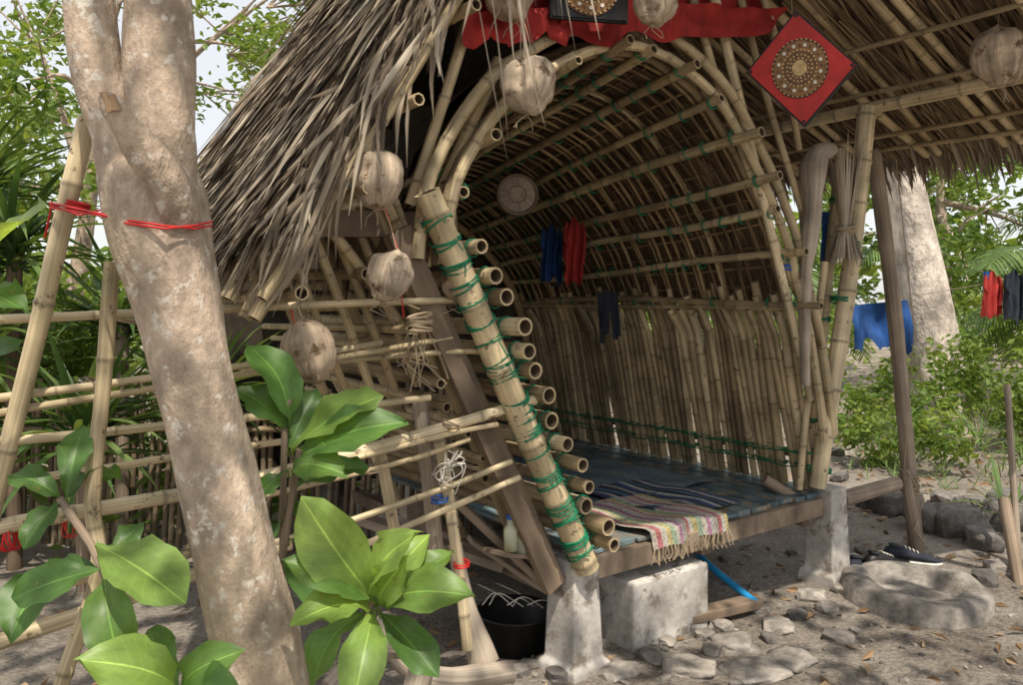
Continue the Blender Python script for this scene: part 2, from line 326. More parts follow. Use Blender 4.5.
# ------------------------------------------------------------ hut
hut=empty('bamboo_hut')
def cpost(c,w0,w1,h,ang,foot=.0):
    mb=MB(); c=V((c[0],c[1],0)); z0=gh(c.x,c.y)-.05
    x=V((math.cos(ang),math.sin(ang),0)); y=V((-math.sin(ang),math.cos(ang),0))
    lv=[(w0*1.35,z0),(w0*1.25,.05),(w0,.07),(w1,h)]
    ids=[]
    for w,z in lv:
        ids.append([mb.av(c+x*a*w/2+y*b*w/2+ZZ*z) for a,b in ((-1,-1),(1,-1),(1,1),(-1,1))])
    for a,b in zip(ids,ids[1:]):
        for j in range(4): mb.af((a[j],a[(j+1)%4],b[(j+1)%4],b[j]),'conc',False)
    mb.af(ids[-1],'conc',False)
    mb.build('concrete_post',hut,.008)
ang=math.atan2(.592,.805)
Lp=H(0,0,0); Rp=H(1.79,0,0)
cpost(Lp,.17,.14,.47,ang+.1); cpost(Rp,.17,.14,.50,ang)
cpost(H(-.1,1.3,0),.2,.16,.36,ang); cpost(H(0,2.3,0),.2,.16,.4,ang); cpost(H(1.7,2.2,0),.2,.16,.4,ang); cpost(H(1.75,1.2,0),.2,.16,.36,ang)
mb=MB()
x=.06
while x<1.76:
    ww=U(.09,.13); mb.boxH(x,x+ww-.008,.0+U(-.015,.01),2.35,.455+U(-.003,.003),.48+U(-.004,.003),'deck'); x+=ww
mb.boxH(.08,1.72,-.03,.05,.36,.452,'wood',.5)
mb.boxH(-.1,1.8,1.2,1.28,.36,.452,'wood'); mb.boxH(-.1,1.8,2.2,2.28,.36,.452,'wood')
for q in (-.05,.85,1.66): mb.boxH(q,q+.07,.06,2.3,.29,.357,'wood')
mb.plank(H(-.05,.4,.33),H(-.5,.9,.5),.09,.04,'wood',rnd=.8)
mb.plank(at(455,500,3.1),at(550,590,3.15),.07,.03,'wood',rnd=.6)
mb.plank(at(470,540,3.2),at(560,600,3.3),.09,.02,'wood',rnd=.9)
mb.build('platform',hut,.004)
A=cat([(-.64,1.62),(-.57,1.95),(-.28,2.3),(.25,2.55),(.76,2.44),(1.24,1.95),(1.5,1.42),(1.62,.98),(1.74,.48)],8)
acc=[0]
for i in range(1,len(A)): acc.append(acc[-1]+(A[i]-A[i-1]).length)
AT=acc[-1]
def arch(a):
    for i in range(1,len(A)):
        if a<=acc[i] or i==len(A)-1:
            f=(a-acc[i-1])/(acc[i]-acc[i-1]); p=A[i-1].lerp(A[i],f); d=(A[i]-A[i-1]).normalized(); return p.x,p.y,V((d.y,-d.x,0))
def vault(a,t,off=0):
    s,z,nn=arch(a)
    s+=nn.x*off; z+=nn.y*off
    s=1.6-(1.6-s)*(1-.05*t); z=z if z<1.5 else 1.5+(z-1.5)*(1-.16*t)
    return H(s,t,z)
aw=next(a for a in [i*.01 for i in range(600)] if a>1.5 and arch(a)[1]<1.5)
mb=MB(); ti=MB()
t=.0; i=0
while t<2.35:
    sk=U(-.03,.03); pts=[vault(aw*1.02*q/22,max(0,t+U(-.008,.008)+sk*q/22)) for q in range(23)]
    front=i==0
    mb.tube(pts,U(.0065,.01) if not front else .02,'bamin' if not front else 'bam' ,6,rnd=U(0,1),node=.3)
    t+=.07*U(.7,1.3); i+=1
for off,tt,r in ((.0,-.06,.022),(-.10,-.05,.024),(-.02,.42,.015)):
    pts=[vault(AT*(.0+.93*q/40)+0,tt+.008*noise.noise(V((q*.4,r*99,0))),off+.012*noise.noise(V((q*.35,r*77,4)))) for q in range(41)]
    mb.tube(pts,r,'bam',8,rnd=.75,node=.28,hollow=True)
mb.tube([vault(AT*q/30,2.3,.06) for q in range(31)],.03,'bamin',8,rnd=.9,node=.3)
na=14
for i in range(na):
    a=aw*(i+.3+U(-.15,.15))/(na-.7)
    pts=[vault(max(.01,a+U(-.025,.025)),tt,.03 if 0<i else 0) for tt in (-.13+U(-.07,.05),.5,1.1,1.7,2.32)]
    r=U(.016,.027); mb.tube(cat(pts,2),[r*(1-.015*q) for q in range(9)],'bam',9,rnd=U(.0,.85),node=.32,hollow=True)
    for tt in [-.055]+[.12*q for q in range(1,19)]:
        if R()<.7 or tt<0:
            ti.tie(vault(a,tt,.03),vault(a,tt+.1,.03)-vault(a,tt,.03)+V((0,0,U(-.02,.02))),r+.005,n=2,r=.003)
for i in range(26):
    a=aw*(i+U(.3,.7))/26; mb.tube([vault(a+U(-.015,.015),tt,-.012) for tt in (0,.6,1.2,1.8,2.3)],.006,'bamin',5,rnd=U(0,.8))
mb.build('arched_lattice_vault',hut)
mb=MB(); nq=26;nt_=14
for o in (-.09,-.13):
    base=len(mb.v)
    for i in range(nq+1):
        for j in range(nt_+1):
            mb.av(vault((aw+.05)*i/nq,.12+2.3*j/nt_,o+.02*noise.noise(V((i*.9,j*.9,2)))),U(.0,.5),0,(j*.16,0,i*.1))  # lining tones kept low, interior shade put into the colour
    for i in range(nq):
        for j in range(nt_):
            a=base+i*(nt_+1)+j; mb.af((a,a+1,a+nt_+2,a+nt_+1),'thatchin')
for i in range(2200):
    a=U(0,aw); t=U(.1,2.35); p=vault(a,t,-.07+U(-.01,.01)); d=vault(a+.1,t,-.07)-p
    if a<aw*.4: d=-d
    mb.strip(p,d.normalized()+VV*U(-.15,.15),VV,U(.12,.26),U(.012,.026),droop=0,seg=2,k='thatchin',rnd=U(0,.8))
mb.build('vault_thatch_lining',hut)
mb=MB(); t=.03; k=0
while t<2.32:
    r=U(.015,.029); t+=r
    tl=U(-.03,.03)
    p=[vault(AT-.01-(AT-aw+.07)*q/4,t+tl*(q-2)*.5,U(-.006,.006)) for q in range(5)]
    p[4]=p[4]+ZZ*U(-.12,.05)
    mb.tube(p,[r,r,r*.97,r*.93,r*.9],'bam' if t<1.3 else 'bam',8,rnd=min(1,max(0,U(.3,1)-.18*t)) if R()<.82 else .02,node=.3*U(.9,1.2),hollow=True)  # tone falls with depth t, interior shade painted into the poles
    for zf in (.13,.2):
        a=AT-(AT-aw)*zf
        c=vault(a,t,r*.2)
        ti.tie(c,ZZ+V((U(-.5,.5),0,0)),r+.001,n=1 if R()<.5 else 2,r=.0028)
    t+=r
for zf,off in ((.165,-.045),(.7,-.04)):
    mb.tube([vault(AT-(AT-aw)*zf,tt,off) for tt in (0,1,2.3)],.025,'bam',8,node=.3)
mb.tube([vault(aw+.03,tt,.035) for tt in (-.05,.8,1.6,2.3)],.016,'bam',8,node=.3,rnd=.4)
for zf in (.12,.20): ti.tube([vault(AT-(AT-aw)*zf+U(-.01,.01),q*.1,.03) for q in range(24)],.0035,'green',5)
mb.build('bamboo_wall',hut)
mb=MB()
def lw(f,t,off=0):
    return H(-.02-.62*f+off*.88,t,.47+1.2*f+off*.46)
nl=14
for i in range(nl):
    f=(i+.2+U(-.2,.2))/(nl-.3); r=U(.025,.035); e=-.15+U(-.05,.04)
    if i==nl-1: r=.027
    a=lw(f,e,.08+r*.4+U(0,.012)); b=lw(f,1.65,.075)
    mb.bamboo(a,b,r,'bam',rnd=U(.1,.95),node=.35,sides=12,sag=.008)
    ti.tie(lw(f,-.085,.08+r*.4),VV,r+.003,n=2,r=.003)
main=[lw(-.02,-.09,0),lw(.5,-.095,-.01),lw(1.16,-.1,.0)]
mb.tube(main,[.05,.05,.046],'bam',14,rnd=.75,node=.3,hollow=True)
for f in [0.04+.058*q+U(-.012,.012) for q in range(19)]:
    ti.tie(lw(f,-.092,-.003),UU*-.46+ZZ*.88+VV*U(-.3,.3),.052,n=random.choice((2,3,4,5)),r=.0036)
    c=lw(f,-.15,.0)
    ti.tube([c,c+V((U(-.05,.05),-.01,U(-.06,.02)))],.0025,'green',4)
mb.plank(lw(-.03,-.02,-.13),lw(1.1,-.02,-.12),.09,.035,'wood',side=UU,rnd=.3)
mb.bamboo(lw(-.1,.3,-.05),lw(1.2,.3,-.05),.028); mb.bamboo(lw(-.1,.8,-.05),lw(1.2,.8,-.05),.03); mb.bamboo(lw(-.1,1.4,-.05),lw(1.2,1.4,-.05),.03)
for q in range(9):
    f=.35+q*.085; mb.bamboo(lw(f,-.02+U(0,.1),-.16-q*.012),lw(f+U(-.03,.03),1.5,-.16-q*.012),U(.013,.022),rnd=U(0,.7))
mb.build('leaning_side_wall',hut)
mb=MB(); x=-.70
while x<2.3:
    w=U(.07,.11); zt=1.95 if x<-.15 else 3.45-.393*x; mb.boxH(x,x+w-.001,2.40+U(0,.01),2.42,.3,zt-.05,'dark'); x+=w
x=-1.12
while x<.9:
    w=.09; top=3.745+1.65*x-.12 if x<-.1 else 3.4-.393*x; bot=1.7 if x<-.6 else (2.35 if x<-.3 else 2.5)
    if top>bot: mb.boxH(x,x+w-.001,1.12+U(0,.01),1.14,bot,top,'dark')  # added closing panel, near-black for the shade above the vault
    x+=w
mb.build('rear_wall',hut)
# ---- roof
LS=lambda q,t,o=0: H(-.1-1.28*q-o*.855,t,3.58-2.11*q+o*.518)
RS=lambda q,t,o=0: H(-.1+3.0*q-o*.366,t,3.58-1.18*q-o*.93)
mb=MB()
def sheet(fn,t0,t1,q1,k,th,nq=16,nt_=16):
    for o in (0,th):
        base=len(mb.v)
        for i in range(nq+1):
            for j in range(nt_+1):
                q=i/nq*q1;t=t0+(t1-t0)*j/nt_
                mb.av(fn(q,t,o+.02*noise.noise(V((q*9,t*5,1)))),U(.1,.5),0,(t,0,q))
        for i in range(nq):
            for j in range(nt_):
                a=base+i*(nt_+1)+j; mb.af((a,a+1,a+nt_+2,a+nt_+1),k)
sheet(LS,-.12,1.15,.9,'thatchin',.05); sheet(RS,-1.45,2.6,.97,'thatchin',-.06)
mb.build('roof_thatch_core',hut)
mb=MB(); dn=(LS(1,0)-LS(0,0)).normalized(); out=(LS(0,0,1)-LS(0,0,0)).normalized()
for i in range(3200):
    q=U(.0,.88); t=U(-.16,1.2); L=min(U(.35,.7),(.97-q)*2.47*U(.85,1.15)); mb.strip(LS(q,t,.05+.05*R()),dn+VV*U(-.17,.19)+out*U(-.02,.17),VV+UU*U(-.4,.4),max(.12,L),U(.011,.032),droop=U(.0,.6),k='thatch',rnd=U(.0,1)**1.1,twist=U(-.35,.35))
for i in range(330):
    q=U(.0,.9); mb.strip(LS(q,-.17+U(-.09,.05),U(-.05,.08)),dn*U(.6,1)-VV*U(-.1,.2)+out*U(-.2,.25),UU+VV*U(-1,1),min(U(.15,.42),(1-q)*2.4),U(.008,.020),droop=U(.2,.9),rnd=U(.0,.9),twist=U(-.6,.6))
for i in range(200):
    mb.strip(LS(U(.84,.92),U(-.1,1.2),U(0,.08)),dn+VV*U(-.3,.3),VV,U(.08,.2),U(.012,.026),droop=U(.3,1.4),rnd=U(0,.9))
for i in range(12):
    p=LS(U(.05,.5),-.24,U(-.15,.0)); mb.strip(p,-ZZ-VV*U(0,.2)+UU*U(-.2,.3),UU+VV*U(-1,1),U(.4,.8),U(.007,.014),droop=.5,seg=5,rnd=U(.5,1),twist=U(-.5,.5))
for i in range(120):
    p=LS(U(.0,.36),-.24,U(-.16,.0)); mb.strip(p,-ZZ-VV*U(-.2,.3)+UU*U(-.4,.5),UU+VV*U(-1,1),U(.12,.4),U(.008,.018),droop=.5,seg=3,rnd=U(.1,.9),twist=U(-.5,.5))
dr=(RS(1,0)-RS(0,0)).normalized(); under=(RS(0,0,1)-RS(0,0,0)).normalized()
for i in range(3400):
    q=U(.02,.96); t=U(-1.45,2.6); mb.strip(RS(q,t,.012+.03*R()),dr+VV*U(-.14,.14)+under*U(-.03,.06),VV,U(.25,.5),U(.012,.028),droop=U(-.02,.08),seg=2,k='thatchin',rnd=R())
for i in range(1300):
    mb.strip(RS(U(.93,.985),U(-1.5,2.65),U(-.06,.03)),dr+VV*U(-.35,.35)-ZZ*U(0,.4),VV,U(.12,.36),U(.010,.026),droop=U(.2,1.2),k='thatch',rnd=U(0,.8))
mb.build('roof_thatch',hut)
mb=MB()
for t in (-1.35,-.98,-.55,-.12,.3,.75,1.2,1.65,2.1,2.5):
    for dt in (0,.055):
        mb.bamboo(RS(.05,t+dt,.075),RS(.965,t+dt+U(-.05,.05),.075),U(.018,.026),rnd=U(.3,1))
for q in (.15,.3,.45,.6,.72,.84,.93): mb.bamboo(RS(q,-1.4,.11),RS(q+U(-.01,.01),2.6,.11),.014,rnd=U(.1,.5),hollow=False,node=.4)
mb.bamboo(H(2.12,-1.7,2.57),H(2.05,2.3,2.55),.036,rnd=.8)
for t in (-.14,-.05,.3,.7,1.1):
    mb.bamboo(LS(-.02,t,-.05),LS(1.0,t,-.05),.024 if t<0 else .02,rnd=U(.3,.7))
mb.bamboo(LS(.1,-.20,-.03),LS(.98,-.21,-.02),.020,rnd=.6)
for q in (.28,.5,.66,.8,.95): mb.bamboo(LS(q,-.24+U(-.03,.05),-.11),LS(q,1.2,-.1),U(.016,.023),rnd=U(.2,.8))
mb.bamboo(H(-.1,-.4,3.5),H(-.1,2.6,3.5),.04)
def pole(a,b,r,**k): mb.bamboo(a,b,r,**k)
pole(at(478,-10,2.85),at(410,205,2.8),.022,rnd=.8); pole(at(440,-15,2.8),at(352,150,2.72),.02,rnd=.7)
pole(at(500,60,2.95),at(425,225,2.9),.026,rnd=.6)
pole(at(395,-20,2.65),at(262,235,2.4),.018,rnd=.5); pole(at(412,0,2.62),at(335,160,2.5),.015,rnd=.8)
pole(at(330,90,2.62),at(548,548,3.28),.024,rnd=.45); pole(at(300,190,2.62),at(405,330,2.9),.02,rnd=.6)
pole(at(262,240,2.5),at(430,175,3.0),.018,rnd=.6); pole(at(228,300,2.33),at(275,205,2.43),.026,rnd=.75); pole(at(247,312,2.36),at(320,130,2.5),.017,rnd=.9)
for q in range(7): pole(at(252+q*22,215-q*8,2.6+.03*q),at(330+q*22,410-q*6,2.95),U(.013,.022),rnd=U(.2,.8))
pole(at(690,-15,3.55),at(800,300,4.05),.020,rnd=.75); pole(at(712,-15,3.6),at(812,400,4.15),.024,rnd=.95)
pole(at(738,-15,3.75),at(812,240,4.12),.019,rnd=.6); pole(at(760,-15,3.8),at(800,150,4.0),.018,rnd=.5)
pole(at(868,108,4.3),at(818,488,4.22),.050,rnd=.95); pole(at(842,150,4.4),at(806,492,4.3),.03,rnd=.9)
pole(at(800,180,4.15),at(812,330,4.2),.022,rnd=.8); pole(at(826,262,4.15),at(800,490,4.2),.02,rnd=.8)
for y_ in (245,300,385,470): ti.tie(at(868-50*(y_-108)/380,y_,4.25),ZZ+UU*.1,.058,n=4,r=.004)
for y_ in (200,320,420): ti.tie(at(842-36*(y_-150)/342,y_,4.3),ZZ,.036,n=3)
ti.tie(at(787,268,3.99),ZZ,.026,k='bluec',n=5,r=.003)
mb.plank(H(-.9,-.05,2.25),H(-.3,-.02,2.75),.09,.03,'wood',side=VV,rnd=.2)
mb.plank(H(-1.15,.1,1.75),H(-.5,.1,1.78),.03,.09,'wood',rnd=.25)
mb.build('roof_frame',hut)
ti.build('green_cord_lashings',hut)
mb=MB()
def cloth(c,du,dv,k,nu=14,nv=8,amp=.03,fr=3,rnd=.5,uvs=1,edge=0):
    base=len(mb.v); c=V(c);du=V(du);dv=V(dv); nn=du.cross(dv).normalized(); o=R()*30
    for i in range(nu+1):
        for j in range(nv+1):
            a=i/nu;b=j/nv; p=c+du*a+dv*(b*(1+edge*noise.noise(V((a*6,o,0)))))
            p=p+nn*amp*(noise.noise(V((a*fr*2+o,b*fr*.5,0)))+.4*math.sin(a*fr*9+o)*b); mb.av(p,rnd+U(-.05,.05),0,(a*uvs,b,o))
    for i in range(nu):
        for j in range(nv):
            q=base+i*(nv+1)+j; mb.af((q,q+1,q+nv+2,q+nv+1),k)
cloth(H(-.60,-.1,2.50),(UU*.5+ZZ*.13),(-ZZ*.12),'redcloth',16,6,.04,4,edge=.6,rnd=.2)
cloth(H(-.15,-.1,2.66),(UU*1.4+ZZ*.25),(-ZZ*.14),'redcloth',40,6,.05,4,edge=.9,rnd=.25)
cloth(H(-.5,-.02,2.75),(UU*1.7+ZZ*.3),(-ZZ*.2),'redcloth',30,6,.05,4,edge=.4,rnd=.05)
mb.build('red_fabric_valance',hut)
mb=MB(); cloth(at(418,135,3.3),V((.16,.1,.05)),V((-.02,.05,-.3)),'tarp',8,8,.03,2); mb.build('green_tarp')
mb=MB()
c=at(846,232,4.15)
for i in range(220):
    a=R()*6.28; mb.strip(c+V((math.cos(a)*.03,math.sin(a)*.03,U(-.02,.04))),V((math.cos(a)*.45,math.sin(a)*.45,-1)),V((math.sin(a),-math.cos(a),.1)),U(.12,.22),.008,droop=.4,k='thatch',rnd=U(.5,1))
for i in range(60):
    a=R()*6.28; mb.strip(c+V((math.cos(a)*.02,math.sin(a)*.02,0)),V((math.cos(a)*.15,math.sin(a)*.15,1)),V((math.sin(a),-math.cos(a),.1)),U(.3,.55),.012,droop=0,k='thatch',rnd=U(.5,1))
mb.tie(c,ZZ,.045,'string',6,.005)
mb.build('fibre_broom')
mb=MB()
mb.tube(cat([at(836,150,4.05),at(815,160,4.03),at(813,210,4.0),at(806,290,4.0),at(806,385,4.05)],4),[.03,.06,.075,.082,.083,.082,.08,.07,.062,.055,.05,.045,.042,.04,.036,.034,.03],'drift',14,wob=.5,rnd=.9,flat=.6)
mb.build('driftwood_branch')
# ------------------------------------------------------------ coconuts
def coconut(px,py,d,rp,ytop=None,k=0,dx=0,name='hanging_coconut'):
    mb=MB(); c=at(px,py,d); r=rp/F*d*1.03
    ax=V((U(-.3,.3),U(-.3,.3),1)).normalized()
    prof=[]
    for i in range(19):
        f=i/18; th=math.pi*f; rr=math.sin(th)**.88*r*(1-.12*math.cos(th)) if 0<i<18 else .002
        prof.append((max(rr,.002),-math.cos(th)*r*1.12+(.14*r if i==18 else 0)))
    mb.lathe(c,prof,'husk',32,ax,rnd=U(.4,1),lobes=.06)
    o=V((R()*9,R()*9,R()*9))
    for i in range(len(mb.v)):
        p=V(mb.v[i]); q=(p-c).normalized(); mb.v[i]=(p+q*r*(.14*noise.noise(q*1.8+o)+.05*noise.noise(q*7+o)))[:]
    mb.ring(c,V((1,.2,.15)),r*1.07,.0015,'string',24)
    top=c+ax*r*1.12
    if ytop is None: ytop=py-150
    e=at(px+dx,ytop,d+.03)
    mb.tube([top,top.lerp(e,.5)+V((.004,0,0)),e],.0022,'string',5)
    for i in range(3):
        mb.tube([c-ax*r*1.15,c-ax*r*1.2+V((U(-.04,.04),U(-.02,.02),-.02)),c-ax*r*1.2+V((U(-.05,.05),U(-.02,.02),-.04-.02*R()))],.0016,'string',4)
    for i in range(22):
        q=V((U(-1,1),U(-1,1),U(-1,1))).normalized(); sd=q.cross(ax).normalized()
        mb.strip(c+q*r*1.0,ax*(1 if q.z>0 else -1)+q*U(.1,.4)+sd*U(-.4,.4),sd,r*U(.2,.4),.0022,droop=.3,seg=2,k='husk',rnd=U(.5,1))
    mb.build(name)
for a in ((530,86,2.75,26,20,0,-6),(378,180,2.45,26,60,0,-12),(391,277,2.45,22,205,0,-8),(310,352,2.3,27,215,0,-45),(510,-6,2.8,24,-60),(657,2,2.95,22,-60),(1001,58,3.6,25,-25),(925,-12,3.8,14,-40),(457,284,2.8,15,225,0,-6)): coconut(*a)
mb=MB(); c=at(420,325,2.6)
for i in range(5): mb.ring(c+ZZ*(.012*i-.02),ZZ+V((U(-.2,.2),U(-.2,.2),0)),.04,.005,'string',14)
for i in range(12):
    a=c+V((U(-.04,.04),0,-.02)); mb.tube([a,a+V((U(-.05,.05),U(-.03,.03),-.1)),a+V((U(-.04,.10),U(-.03,.03),-.16+U(-.05,.05)))],.0024,'string',4)
mb.tube([c+V((.0,0,.05)),at(395,300,2.5)],.003,'string',4)
mb.build('twine_bundle')
# ------------------------------------------------------------ plaque
mb=MB()
def plaque(mb,c,X,Y,h,face='redpaint'):
    c=V(c); Nn=X.cross(Y).normalized()
    if Nn.y>0: Nn=-Nn
    def disc(o,r,z,k,seg=40,rnd=.5):
        b=[mb.av(c+o+X.normalized()*math.cos(6.2832*j/seg)*r+Y.normalized()*math.sin(6.2832*j/seg)*r+Nn*z,rnd) for j in range(seg)]
        b2=[mb.av(V(mb.v[q])-Nn*.004,rnd) for q in b]
        mb.af(b,k,False)
        for j in range(seg): mb.af((b[j],b[(j+1)%seg],b2[(j+1)%seg],b2[j]),k,False)
    def sq(hh,z0,z1,k):
        q=[c+X*hh*a+Y*hh*b for a,b in ((-1,-1),(1,-1),(1,1),(-1,1))]
        mb.hexa([p+Nn*z0 for p in q]+[p+Nn*z1 for p in q],k,.5)
    sq(1,-.02,.0,'black'); sq(.95,.0,.006,face)
    hs=X.length
    disc(V((0,0,0)),hs*.76,.010,'gold',rnd=.0); disc(V((0,0,0)),hs*.70,.013,'gold',rnd=.35); disc(V((0,0,0)),hs*.44,.016,'gold',rnd=.1); disc(V((0,0,0)),hs*.2,.019,'gold',rnd=.8)
    xn=X.normalized(); yn=Y.normalized()
    for cnt,rr,sr,rn,kk in ((36,.73,.020,1,'gold'),(12,.58,.050,0,'white'),(28,.46,.022,1,'gold'),(20,.34,.025,.9,'gold'),(14,.25,.02,1,'gold')):
        for j in range(cnt):
            a=6.2832*j/cnt; disc((xn*math.cos(a)+yn*math.sin(a))*hs*rr,hs*sr,.021,kk,8,rn)
    for j in range(12):
        a=6.2832*(j+.5)/12; disc((xn*math.cos(a)+yn*math.sin(a))*hs*.58,hs*.035,.021,'gold',8,.1)
    for a,b in ((-1,-1),(1,-1),(1,1),(-1,1)):
        o=X*.9*a+Y*.9*b; disc(o,hs*.05,.009,'black',8)
c=at(801,69,3.45); e1=(at(825,40,3.4)-at(777,98,3.5)); e2=(at(775,47,3.5)-at(831,98,3.4))
plaque(mb,c,e1*.5*1.08,e2*.5*1.08,.17)
mb.tube([at(793,13,3.45),at(790,-40,3.5)],.002,'string',4)
mb.build('square_red_plaque')
mb=MB(); c=at(590,-14,3.0); X=V((.15,.03,0)); plaque(mb,c,X,V((0,0,.13)),.15,'black')
mb.build('square_black_plaque')
# ------------------------------------------------------------ things inside
mb=MB(); c=at(518,195,4.6)
mb.lathe(c,[(.0,0.02),(.1,.018),(.12,.01),(.125,-.02),(.0,-.021)],'drift',24,V((.15,-1,.1)),rnd=.6); mb.ring(c+V((0,-.02,0)),V((.15,-1,.1)),.115,.01,'wood',24)
mb.ring(c+V((0,-.02,0)),V((.15,-1,.1)),.05,.003,'wood',20)
mb.build('round_hand_drum')
def garment(p,w,h,k,rnd=.5):
    """shirt hanging from its collar: shoulders, two limp sleeves and body"""
    p=V(p); x=V((1,.15,0)).normalized(); base=len(mb.v); nu,nv=14,16; o=R()*20
    for j in range(nv+1):
        b=j/nv
        wd=w*(.22+.66*min(1,b*3)**.8) * (1 if b<.35 else .9+.25*noise.noise(V((o,b*3,0))))
        for i in range(nu+1):
            a=i/nu*2-1
            fold=.035*math.sin(a*8+o+b*2.5)*(.3+b)+.03*noise.noise(V((a*3+o,b*2,1)))
            zz=-h*b-(.10*h*abs(a) if b<.2 else .02)-.25*h*noise.noise(V((a*2,o,3)))*b
            mb.av(p+x*(wd*.5*a+.08*w*noise.noise(V((o,b*2,9))))+V((0,fold,zz)),rnd,0,(a,b,o))
    for j in range(nv):
        for i in range(nu):
            q=base+j*(nu+1)+i; mb.af((q,q+1,q+nu+2,q+nu+1),k)
    for sg in (-1,1):
        s0=p+x*(w*.30*sg)+V((0,0,-.14*h)); mb.tube(cat([s0,s0+x*(.08*sg*w)+V((0,-.02,-.25*h)),s0+x*(.0*sg*w)+V((0,-.02,-(.5+.15*sg)*h))],4),[w*.11]*9,k,8,rnd=rnd,wob=.7,flat=.5)
mb=MB(); garment(at(575,214,4.72),.16,.38,'redcloth',.2); mb.build('red_shirt')
mb=MB(); garment(at(552,222,4.85),.16,.34,'bluecloth',.1); mb.build('blue_shirt')
mb=MB()
for i in range(6): cloth(at(598+i*3,290+U(-4,4),4.75),V((.03,.0,0)),V((U(-.02,.03),0,-U(.2,.32))),'darkcloth',3,8,.02,3)
mb.build('hanging_straps')
mb=MB(); cloth(at(822,212,4.35),V((.06,.02,0)),V((.0,0,-.4)),'bluecloth',6,10,.03,3); mb.build('blue_cloth')
def rug(name,s0,s1,t0,t1,k,over,n=1.,skew=0,fr=True,lift=0):
    global mb; mb=MB(); nu,nv=24,30
    ln=(t1-t0)+over
    for i in range(nu+1):
        for j in range(nv+1):
            a=i/nu; l=ln*j/nv; t=t1-l; drop=0
            if t<-.02: drop=-.02-t; t=-.035-.01*math.sin(a*9)-drop*.1
            z=.492+lift+.012*noise.noise(V((a*5,l*6,s0)))+.006-drop+.010*math.sin(l*14+a*3)*.5*(drop==0)
            mb.av(H(s0+(s1-s0)*a+skew*l+.03*noise.noise(V((l*4,s0,a))),t+.02*noise.noise(V((a*4,s0,l))),z),.5,0,(a*n,l,0))
    for i in range(nu):
        for j in range(nv):
            q=i*(nv+1)+j; mb.af((q,q+1,q+nv+2,q+nv+1),k)
    if fr:
        for i in range(40):
            q=V(mb.v[int(i/40*(nu+1))*(nv+1)+nv])+UU*U(0,.01)
            mb.tube([q,q+V((U(-.012,.012),-.012,-.03)),q+V((U(-.02,.02),U(-.02,0),-.065))],.0025,'string',4)
    mb.build(name)
rug('woven_rag_rug',.34,.84,0.02,.46,'rugA',.12,1,.12,lift=.010)
rug('striped_rug',.62,1.12,.06,.72,'rugB',-.02,1,.10,False,lift=.001)
rug('blue_rug',.2,1.35,.45,1.3,'rugC',-.0,1,.1,False,lift=-.004)
mb=MB()
for x_,y_,d_ in ((511,538,3.02),(521,541,3.06)):
    c=at(x_,y_,d_); mb.lathe(c,[(.0,-.05),(.025,-.05),(.027,.03),(.014,.05),(.014,.07)],'glass',12); mb.lathe(c,[(.017,.07),(.017,.085),(0,.086)],'bluec',10)
mb.plank(at(495,553,3.0),at(540,556,3.2),.12,.015,'wood',rnd=.4)
mb.build('glass_jars')
mb=MB(); c=at(516,645,3.4); c.z=gh(c.x,c.y)
mb.lathe(c,[(.0,.0),(.13,.0),(.155,.15),(.172,.155),(.165,.162),(.145,.145),(.12,.02),(0,.02)],'black',32)
mb.build('black_tub')
mb=MB(); 
for i in range(5):
    q=at(495+i*10,606,3.35); mb.tube(cat([q+V((U(-.1,0),0,.0)),q+V((U(-.03,.03),U(-.05,.05),.04)),q+V((.08,.03,U(-.03,.0)))],4),.0025,'white',5)
c0=at(452,462,2.78)
for i in range(14):
    mb.tube(cat([c0+V((U(-.03,.03),U(-.02,.02),U(-.02,.04))),c0+V((U(-.06,.06),U(-.03,.03),U(-.06,.03))),c0+V((U(-.07,.07),U(-.03,.03),U(-.12,-.02)))],4),.002,'white',4)
mb.build('white_cord')
mb=MB(); cb=at(655,635,3.58); mb.hexa([cb+a*.24*UU*1+b*.11*VV+ZZ*(z-cb.z+.0) for z in (-.03,.30) for a,b in ((-1,-1),(1,-1),(1,1),(-1,1))],'conc',.9); 
cb2=at(575,640,3.9); mb.hexa([cb2+a*.1*UU+b*.1*VV+ZZ*(z-cb2.z) for z in (-.03,.28) for a,b in ((-1,-1),(1,-1),(1,1),(-1,1))],'conc',.5)
mb.build('concrete_block',None,.012)
mb=MB(); mb.plank(at(625,640,3.42)+ZZ*.03,at(757,606,3.85)+ZZ*.02,.09,.045,'wood',rnd=.3); mb.build('loose_plank',None,.006)
mb=MB(); mb.tube(cat([at(690,545,4.3),at(712,568,4.05),at(757,604,3.8)],5),.018,'bluep',10,hollow=False); mb.build('blue_pipe')
mb=MB(); mb.tube([at(842,500,4.35),at(898,484,4.6)],[.045,.04],'wood',10,wob=.2,rnd=.7); mb.tube([at(765,480,4.2),at(805,505,4.2)],.03,'wood',8); mb.build('fence_log')
